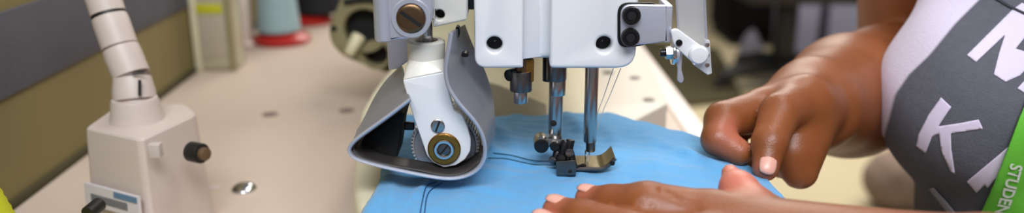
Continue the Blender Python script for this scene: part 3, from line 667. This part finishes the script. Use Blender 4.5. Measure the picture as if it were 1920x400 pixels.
# left (near) hand, palm down on the cloth, fingers to the left; right (far) hand pinching the cloth edge
def chain(js): return [(js[i][:3], js[i+1][:3], js[i][3], js[i+1][3]) for i in range(len(js)-1)]
def J(px, py, d, r): p = W(px, py, d); return (p[0], p[1], p[2], r)
LH = {  # near hand
 'index': [J(1335, 416, 36.9, 1.36), J(1212, 395, 37.3, 1.30), J(1148, 386, 38.4, .98), J(1103, 374, 39.3, .66)],
 'middle': [J(1330, 462, 35.4, 1.3), J(1180, 446, 36.0, 1.2), J(1092, 414, 37.4, .95), J(1044, 396, 38.4, .70)],
 'ring': [J(1340, 510, 34.0, 1.15), J(1160, 492, 34.9, 1.05), J(1060, 450, 36.5, .85), J(1018, 424, 37.6, .68)],
 'little': [J(1380, 560, 32.8, 1.0), J(1220, 545, 33.8, .9), J(1130, 510, 35.2, .75), J(1085, 490, 36.2, .6)],
 'thumb': [J(1490, 470, 35.8, 1.5), J(1412, 404, 36.9, 1.28), J(1384, 356, 38.2, .9), J(1369, 325, 39.0, .42)]}
RH = {
 'index': [J(1432, 207, 50.0, 1.3), J(1356, 226, 48.6, 1.1), J(1346, 262, 47.6, .95), J(1385, 286, 47.2, .78)],
 'middle': [J(1446, 205, 52.2, 1.25), J(1372, 240, 51.0, 1.05), J(1372, 285, 50.0, .9), J(1412, 305, 49.2, .75)],
 'ring': [J(1470, 215, 53.6, 1.2), J(1440, 270, 52.6, 1.0), J(1462, 305, 51.0, .9), J(1484, 318, 49.8, .75)],
 'little': [J(1505, 225, 53.8, 1.1), J(1500, 275, 52.8, .95), J(1500, 310, 51.4, .85), J(1492, 332, 50.0, .7)],
 'thumb': [J(1510, 190, 49.3, 1.5), J(1462, 212, 47.4, 1.15), J(1443, 268, 46.2, .98), J(1435, 316, 45.6, .72)]}
LW = V3((19.5, 28.5, .9)); LE = V3((40, 20, -2)); LSH = V3((50, 38, 19))
RW = W(1528, 195, 53.0); RE = W(1728, 158, 72); RSH = V3((33, 68, 22))
PR = []   # groups: list of (list of segs, k)
def seg(a, b, ra, rb): return ('s', V3(a), V3(b), ra, rb)
core = [seg(LW, LE, 2.6, 4.3), seg(LE, LSH, 4.4, 5.2), seg(RW, W(1590, 180, 59), 3.0, 4.3), seg(W(1590, 180, 59), W(1660, 162, 66), 4.3, 4.8), seg(W(1660, 162, 66), RE, 4.8, 5.0), seg(RE, RSH, 5.2, 5.9),
        seg(LSH, (41, 52, 18), 5.2, 8), seg(RSH, (41, 54, 18), 5.2, 8), seg((41, 53, 16), (44, 53, -30), 9, 10), seg((40, 53, 22), (36, 50, 35), 5.0, 4.7),
        seg((35, 49, 40), (34, 48, 46), 7.2, 8.2), seg((30.5, 45.5, 36.5), (33, 47, 41), 3.6, 5)]
def palm(H, wr, side):
    P = []
    for n_ in ('index', 'middle', 'ring', 'little'):
        j = H[n_][0]; P.append(seg(j[:3], wr+(V3(j[:3])-wr)*.12, j[3]*1.02, 2.3 if side == 'L' else 2.5))
    return P
core += palm(LH, LW, 'L')+palm(RH, RW, 'R')
core += [seg(LH['thumb'][0][:3], LW, 1.5, 1.9), seg(LH['thumb'][0][:3], LH['index'][0][:3], 1.2, .8), seg(RH['thumb'][0][:3], RW, 1.6, 2.3),
         seg(W(1520, 215, 50.0), W(1500, 322, 48.8), 1.75, 1.05), seg(W(1480, 205, 49.6), W(1482, 285, 48.6), 1.5, 1.2)]
fing = [(chain(H[n_]), .35) for H in (LH, RH) for n_ in H]
# creases over the knuckles
CR = []
def crease(a, b, w_=.07, h_=.07): CR.append((V3(a), V3(b), w_, h_))
for dx, e in ((-14, 6), (-4, 3), (8, -4), (15, -8)): crease(W(1222+dx+5, 364+e*.4, 36.45), W(1216+dx-6, 384-e*.3, 36.05), .06, .07)
crease(W(1240, 358, 36.6), W(1312, 394, 35.5), .12, .12)
crease(W(1330, 240, 47.6), W(1392, 268, 46.8), .12, .14)
crease(W(1606, 46, 67.5), W(1700, 98, 66.5), .7, .6)
crease(W(1494, 205, 48), W(1490, 258, 47.4), .14, .16)
crease(W(1478, 196, 48), W(1486, 250, 47.4), .1, .1)
crease(W(1425, 255, 45.4), W(1462, 250, 45.4), .07, .07)
crease(W(1424, 262, 45.3), W(1462, 258, 45.3), .07, .06)
def body(P, cen):
    m = 1e9; out = None; rad = 0 if cen is None else 16*.14*.87*2+2.2
    cl_ = None
    if cen is not None:
        c1 = V3(cen)[None].astype(np.float32)
        cs = [g for g in core if seg_d(c1, *g[1:])[0] < rad]; fs = [g for g in fing if min(seg_d(c1, *s_)[0] for s_ in g[0]) < rad]
    else: cs, fs = core, fing
    for g in cs: d_ = seg_d(P, *g[1:]); cl_ = d_ if cl_ is None else smin(cl_, d_, .9)
    if cl_ is None: cl_ = np.full(len(P), 5., np.float32)
    out = cl_
    for g, k in fs:
        fd_ = None
        for s_ in g: d_ = seg_d(P, *s_); fd_ = d_ if fd_ is None else smin(fd_, d_, .22)
        out = np.minimum(out, smin(cl_, fd_, k))
    if cen is not None:
        for a, b, w_, h_ in CR:
            if seg_d(c1, a, b, 0, 0)[0] < 3: out = out+h_*np.exp(-(seg_d(P, a, b, 0, 0)/w_)**2)
    return out
pos, qd = polygonise(body, (0, 12, -42), (60, 80, 58), .14)
# skin
ms = bpy.data.materials.new('brown_skin'); ms.use_nodes = True; nt = ms.node_tree; p = nt.nodes['Principled BSDF']
at = nt.nodes.new('ShaderNodeAttribute'); at.attribute_name = 'palm'; tcn = nt.nodes.new('ShaderNodeTexCoord')
nz = nt.nodes.new('ShaderNodeTexNoise'); nz.inputs['Scale'].default_value = 35; nz.inputs['Detail'].default_value = 5; nt.links.new(tcn.outputs['Object'], nz.inputs['Vector'])
m1 = nt.nodes.new('ShaderNodeMix'); m1.data_type = 'RGBA'; m1.inputs[6].default_value = (*lin((116, 60, 26)), 1); m1.inputs[7].default_value = (*lin((152, 88, 46)), 1); nt.links.new(nz.outputs['Fac'], m1.inputs[0])
m2 = nt.nodes.new('ShaderNodeMix'); m2.data_type = 'RGBA'; m2.inputs[7].default_value = (*lin((206, 120, 100)), 1); nt.links.new(m1.outputs[2], m2.inputs[6]); nt.links.new(at.outputs['Fac'], m2.inputs[0]); nt.links.new(m2.outputs[2], p.inputs['Base Color'])
p.inputs['Roughness'].default_value = .42; p.inputs['Subsurface Weight'].default_value = .12; p.inputs['Subsurface Radius'].default_value = (.006, .002, .001)
n2 = nt.nodes.new('ShaderNodeTexVoronoi'); n2.inputs['Scale'].default_value = 900; nt.links.new(tcn.outputs['Object'], n2.inputs['Vector'])
bb = nt.nodes.new('ShaderNodeBump'); bb.inputs['Strength'].default_value = .15; bb.inputs['Distance'].default_value = .0006; nt.links.new(n2.outputs['Distance'], bb.inputs['Height']); nt.links.new(bb.outputs['Normal'], p.inputs['Normal'])
person = finish('person', pos, qd, ms, smooth=180)
tag(person, 'person in a grey and white printed t-shirt feeding blue cloth with both hands', 'person')
pk = np.zeros(len(pos))
def near(c, r0, r1): d_ = np.sqrt(((pos-V3(c))**2).sum(1)); return np.clip((r1-d_)/(r1-r0), 0, 1)
for n_ in ('index', 'middle', 'ring', 'little'): pk = np.maximum(pk, near(LH[n_][3][:3], .5, 1.3)*.55)
tj = LH['thumb']; dseg = seg_d(pos.astype(np.float32), tj[1][:3], tj[3][:3], 0, 0); pk = np.maximum(pk, np.clip((1.6-dseg)/.7, 0, 1)*.85)
pk = np.maximum(pk, near(W(1372, 252, 47.0), .4, 1.5)*.5); pk = np.maximum(pk, near(W(1435, 330, 45.3), .3, 1.2)*.4)
pa = person.data.attributes.new('palm', 'FLOAT', 'POINT'); pa.data.foreach_set('value', pk.astype(np.float32))
M_nail = mat('fingernail', (222, 164, 146), .3, 0, .03)
def nail(j0, j1, up, wid=.5, ln=.62):
    a, b, r = V3(j0[:3]), V3(j1[:3]), j1[3]; d_ = (b-a)/np.linalg.norm(b-a); up = V3(up); up = up-d_*np.dot(up, d_); up /= np.linalg.norm(up); s_ = np.cross(d_, up)
    V = []; F = []; n_ = 8
    for i in range(n_+1):
        for k in range(n_+1):
            u = (i/n_*2-1); v = (k/n_*2-1); sq = math.sqrt(max(0, 1-.35*v*v)); uu = u*ln*sq; vv = v*wid*math.sqrt(max(0, 1-.3*u*u)); rad = r+.07-.02*(u*u+v*v)
            ang = vv/rad; V.append(b+d_*(uu-.02)+(up*math.cos(ang)+s_*math.sin(ang))*(rad if uu < .15 else math.sqrt(max(.01, rad**2-(uu-.15)**2*.8))))
    for i in range(n_):
        for k in range(n_): q = i*(n_+1)+k; F.append((q, q+1, q+n_+2, q+n_+1))
    o = finish('fingernail', V, F, M_nail, person, 180); sm = o.modifiers.new('thick', 'SOLIDIFY'); sm.thickness = .0006; sm.offset = -1
for n_ in ('index', 'middle', 'ring', 'little'): nail(LH[n_][2], LH[n_][3], (-.25, .15, 1), .45 if n_ != 'little' else .36, .55)
nail(RH['thumb'][2], RH['thumb'][3], (-.15, -1, .25), .52, .62)

# shirt
def shirt(P, cen):
    d_ = seg_d(P, (42, 53, 18), (42.5, 54, -6), 10.5, 11.5); d_ = smin(d_, seg_d(P, (42.5, 54, -6), (46, 54, -30), 11.5, 12.5), 4)
    d_ = smin(d_, ell_d(P, BC, (5.5, 6.0, 5.7)), 4.5); d_ = smin(d_, seg_d(P, BC+V3((2.2, 2, 2)), (33.5, 56.5, 13.5), 4.6, 5.0), 3.5); d_ = smin(d_, seg_d(P, BC+V3((2.5, 1, -2)), (38, 52, -8), 4.6, 8.0), 4); d_ = smin(d_, ell_d(P, BC2, (6.4, 6.4, 6.2)), 3.0)
    d_ = smin(d_, seg_d(P, (37.5, 60, 12), RSH+V3((2, 0, 2)), 6.0, 6.0), 3); d_ = smin(d_, seg_d(P, (46, 42, 16), LSH, 7, 6.4), 3)
    d_ = smin(d_, seg_d(P, RSH, RSH*.72+RE*.28, 6.2, 6.2), 1.5); d_ = smin(d_, seg_d(P, LSH, LSH*.62+LE*.38, 6.2, 6.2), 1.5)
    d_ = np.maximum(d_, -seg_d(P, (40, 53, 24), (35, 49, 40), 5.2, 6.5))
    d_ = d_+.10*np.sin(P[:, 0]*.55+P[:, 2]*.75)*np.sin(P[:, 1]*.5-P[:, 2]*.3)
    return d_
BC = W(1822, 186, 52.5); BC2 = BC+V3((8.5, -11, -.5))
spos, sq_ = polygonise(shirt, (10, 14, -50), (70, 90, 42), .34)
M_grey = mat('charcoal_heather_jersey', (98, 99, 108), .95, 0, .16, 220, .3, 900, .15)
M_wj = mat('white_jersey', (226, 218, 236), .9, 0, .03, 60, .2, 700, .15)
sh = finish('shirt', spos, sq_, M_grey, person, 180, label='charcoal t-shirt with white side panel and white block letters')
bvh = BVHTree.FromPolygons([Vector(v) for v in spos], [tuple(map(int, f)) for f in sq_])
def overlay(name, polys, m, parent, off, step=4., tri=None, thick=.05, **kw):
    """lay flat outlines (given where the photo shows them) onto the curved shirt as a thin printed layer"""
    g = G()
    for pl in polys:
        pts = []
        for i in range(len(pl)):
            a, b = V3(pl[i]), V3(pl[(i+1) % len(pl)]); k = max(1, int(np.linalg.norm(b-a)/step))
            pts += [tuple(a+(b-a)*j/k) for j in range(k)]
        nb2 = len(pts); xs = [q[0] for q in pts]; ys = [q[1] for q in pts]
        def inside(x, y):
            c_ = False
            for i in range(nb2):
                x0_, y0_ = pts[i]; x1_, y1_ = pts[i-1]
                if (y0_ > y) != (y1_ > y) and x < (x1_-x0_)*(y-y0_)/(y1_-y0_)+x0_: c_ = not c_
            return c_
        ins = [(x, y) for x in np.arange(min(xs)+step/2, max(xs), step) for y in np.arange(min(ys)+step/2, max(ys), step) if inside(x, y) and min((x-q[0])**2+(y-q[1])**2 for q in pts) > (step*.45)**2]
        vs = [Vector(q) for q in pts+ins]; r = geometry.delaunay_2d_cdt(vs, [], [list(range(nb2))], 1, 1e-5)
        V = []; good = []
        for v in r[0]:
            d_ = W(v.x, v.y, 1)-V3((0, 0, CAMZ)); h_, nn_, _, _ = bvh.ray_cast(Vector((0, 0, CAMZ)), Vector(d_))
            if h_ is None: good.append(False); V.append((0, 0, 0)); continue
            if nn_.dot(Vector(d_)) > 0: nn_ = -nn_
            good.append(True); V.append(tuple(h_+nn_*off))
        g.add(V, [f for f in r[2] if all(good[i] for i in f)])
    V = np.array(g.V); used = sorted({i for f in g.F for i in f}); mp_ = {u: i for i, u in enumerate(used)}
    o = finish(name, V[used], [tuple(mp_[i] for i in f) for f in g.F], m, parent, 180, **kw)
    sm = o.modifiers.new('thick', 'SOLIDIFY'); sm.thickness = thick*.01; sm.offset = -1; return o
# white side panel: the part of the jersey beyond the curved seam, held as a cloth colour on the shirt itself
nt = M_grey.node_tree; pb_ = nt.nodes['Principled BSDF']; l_ = pb_.inputs['Base Color'].links[0].from_socket
at = nt.nodes.new('ShaderNodeAttribute'); at.attribute_name = 'panel'; mx = nt.nodes.new('ShaderNodeMix'); mx.data_type = 'RGBA'; mx.inputs[7].default_value = (*lin((222, 214, 234)), 1)
nt.links.new(l_, mx.inputs[6]); rp = nt.nodes.new('ShaderNodeValToRGB'); rp.color_ramp.elements[0].position = .42; rp.color_ramp.elements[1].position = .58
nt.links.new(at.outputs['Fac'], rp.inputs[0]); nt.links.new(rp.outputs[0], mx.inputs[0]); nt.links.new(mx.outputs[2], pb_.inputs['Base Color'])
q = spos-V3((0, 0, CAMZ)); dd = q[:, 1]*CP-q[:, 2]*SP; sx_ = 960+FPX*q[:, 0]/dd; sy_ = 200+FPX*(-q[:, 1]*SP-q[:, 2]*CP)/dd
seam = np.interp(sy_, [-30, 0, 45, 104, 140, 178, 225, 262, 300], [1862, 1835, 1790, 1742, 1704, 1678, 1666, 1655, 1600])
pv = np.clip(.5+(seam-sx_)/40, 0, 1); vn = np.zeros((len(spos), 3)); me = sh.data; me.vertices.foreach_get('normal', vn.ravel()) if False else None
vn = np.array([v.normal[:] for v in me.vertices]); back_ = np.clip((vn*q).sum(1)/np.linalg.norm(q, axis=1)*4, 0, 1)
pv = np.maximum(pv, back_*(sy_ < 255)); pa = me.attributes.new('panel', 'FLOAT', 'POINT'); pa.data.foreach_set('value', pv.astype(np.float32))
M_print = mat('white_print', (224, 214, 238), .8, 0, .03)
overlay('printed_letter', [[(1813, 104), (1857, 60), (1898, 19), (1916, 6), (1950, 22), (1946, 40), (1904, 92), (1930, 100), (1975, 45), (1992, 58), (1912, 142), (1885, 154), (1863, 140), (1873, 100), (1884, 66), (1830, 117)]], M_print, sh, .05, thick=.02)
overlay('printed_letter', [[(1907, 166), (1950, 120), (1965, 132), (1925, 178)]], M_print, sh, .05, thick=.02)
overlay('printed_letter', [[(1765, 183), (1784, 201), (1772, 218), (1760, 237), (1800, 231), (1835, 224), (1843, 241), (1812, 246), (1783, 250), (1784, 280), (1791, 326), (1783, 321), (1766, 284), (1761, 250), (1748, 256), (1736, 287), (1719, 274), (1723, 252), (1742, 215)]], M_print, sh, .05, thick=.02)
overlay('printed_letter', [[(1813, 340), (1874, 289), (1930, 240), (1945, 260), (1880, 320), (1852, 352), (1846, 346), (1831, 361)]], M_print, sh, .05, thick=.02)
overlay('shirt_seam', [[(1855, -6), (1870, -4), (1895, 12), (1925, 26), (1960, 36), (1958, 41), (1924, 31), (1893, 16), (1868, 1)]], mat('dark_seam', (58, 58, 66), .9), sh, .09)
overlay('hem_stripe', [[(1744, 352), (1752, 350), (1775, 375), (1796, 402), (1815, 440), (1805, 444), (1784, 406), (1764, 378)]], mat('pale_hem', (150, 150, 162), .9), sh, .09)
# lanyard
M_green = mat('green_ribbon', (108, 200, 62), .6, 0, .04, 80, .15, 900)
lan = overlay('lanyard', [[(1935, 140), (1922, 182), (1898, 245), (1868, 325), (1838, 405), (1815, 470), (1905, 505), (1925, 440), (1955, 350), (1985, 250), (2010, 170)]], M_green, None, .35, 6, None, .12)
tag(lan, 'bright green lanyard strap printed STUDENT in white, hanging on the shirt', 'lanyard')
cu = bpy.data.curves.new('t', 'FONT'); cu.body = 'STUDENT'; cu.size = 1; cu.offset = .025; cu.resolution_u = 4; to = bpy.data.objects.new('t', cu); COL.objects.link(to)
me = bpy.data.meshes.new_from_object(to.evaluated_get(bpy.context.evaluated_depsgraph_get())); mw = max(v.co.x for v in me.vertices); V = []
o_ = V3((1891, 298)); dr = V3((-.24, .97)); dr /= np.linalg.norm(dr); upv = V3((dr[1], -dr[0]))
for v in me.vertices:
    q = o_+dr*(v.co.x/mw*112)+upv*(v.co.y*31); d_ = W(q[0], q[1], 1)-V3((0, 0, CAMZ)); h_, nn_, _, _ = bvh.ray_cast(Vector((0, 0, CAMZ)), Vector(d_))
    if nn_.dot(Vector(d_)) > 0: nn_ = -nn_
    V.append(tuple(h_+nn_*.42))
finish('printed_text', V, [list(p_.vertices) for p_ in me.polygons], mat('white_lettering', (232, 240, 226), .6), lan, 180, label='white lettering STUDENT')
bpy.data.objects.remove(to); bpy.data.meshes.remove(me)

# trousers, shoes and hair (outside the frame, keep the figure whole)
def trou(P, cen):
    d_ = None
    for s_ in (((46, 54, -28), (46, 53, -36), 12.5, 12), ((46, 58, -36), (4, 66, -33), 9, 6.5), ((46, 48, -36), (6, 42, -33), 9, 6.5), ((4, 66, -33), (8, 66, -75), 6.5, 4.5), ((6, 42, -33), (10, 42, -75), 6.5, 4.5)):
        q = seg_d(P, *s_); d_ = q if d_ is None else smin(d_, q, 2.)
    return d_
tp_, tq_ = polygonise(trou, (-10, 25, -84), (70, 80, -10), .8); finish('trousers', tp_, tq_, mat('dark_trousers', (44, 44, 54), .9), person, 180)
for y_ in (66, 42):
    G().add(*hull([(a, y_+b, FLOOR+c_) for a, b, c_ in ((-8, -3, 0), (-8, 3, 0), (-10, 0, 0), (16, -3.5, 0), (16, 3.5, 0), (-6, -3, 4), (-6, 3, 4), (14, -3, 9), (14, 3, 9), (4, -3, 8), (4, 3, 8))], 1)).make('shoe', M_rubber, person)
def hair(P, cen): return np.maximum(np.maximum(ell_d(P, (36, 49.5, 46.5), (9.6, 9.6, 10)), -ell_d(P, (27, 42, 40), (8.5, 8.5, 10))), 38-P[:, 2])
tp_, tq_ = polygonise(hair, (20, 34, 30), (52, 66, 62), .5); finish('hair', tp_, tq_, M_rubber, person, 180)
st = thing('work_stool', (47, 53, FLOOR), 'grey work stool under the seated person', 'stool')
G().add(*lathe([(16, 0), (17, 1), (17, 3.5), (15.5, 4.5)], (48, 53, -55.5), (0, 0, 1), 40)).make('seat', M_rubber, st)
for a in (.785, 2.356, 3.927, 5.498): G().add(*cyl((48+18*math.cos(a), 53+18*math.sin(a), FLOOR), (48+12*math.cos(a), 53+12*math.sin(a), -55.4), 1.3)).make('leg', M_steel, st)
# rounded taupe bag on the floor between arm and shirt
q = Wz(1690, 405, FLOOR); o = G()
def bg(P, cen): return smin(ell_d(P, q+V3((0, 6, 9)), (9.5, 9, 9.2)), ell_d(P, q+V3((11, 12, 12)), (8, 9, 12.5)), 3)+.25*np.sin(P[:, 0]*.9)*np.sin(P[:, 2]*.7)
tp_, tq_ = polygonise(bg, q-V3((20, 14, 3)), q+V3((32, 34, 30)), .7)
o = finish('cloth_bag', tp_, tq_, mat('taupe_fabric', (122, 104, 92), .9, 0, .1, 20), None, 180); tag(o, 'rounded taupe cloth bag on the floor below the t-shirt', 'bag')
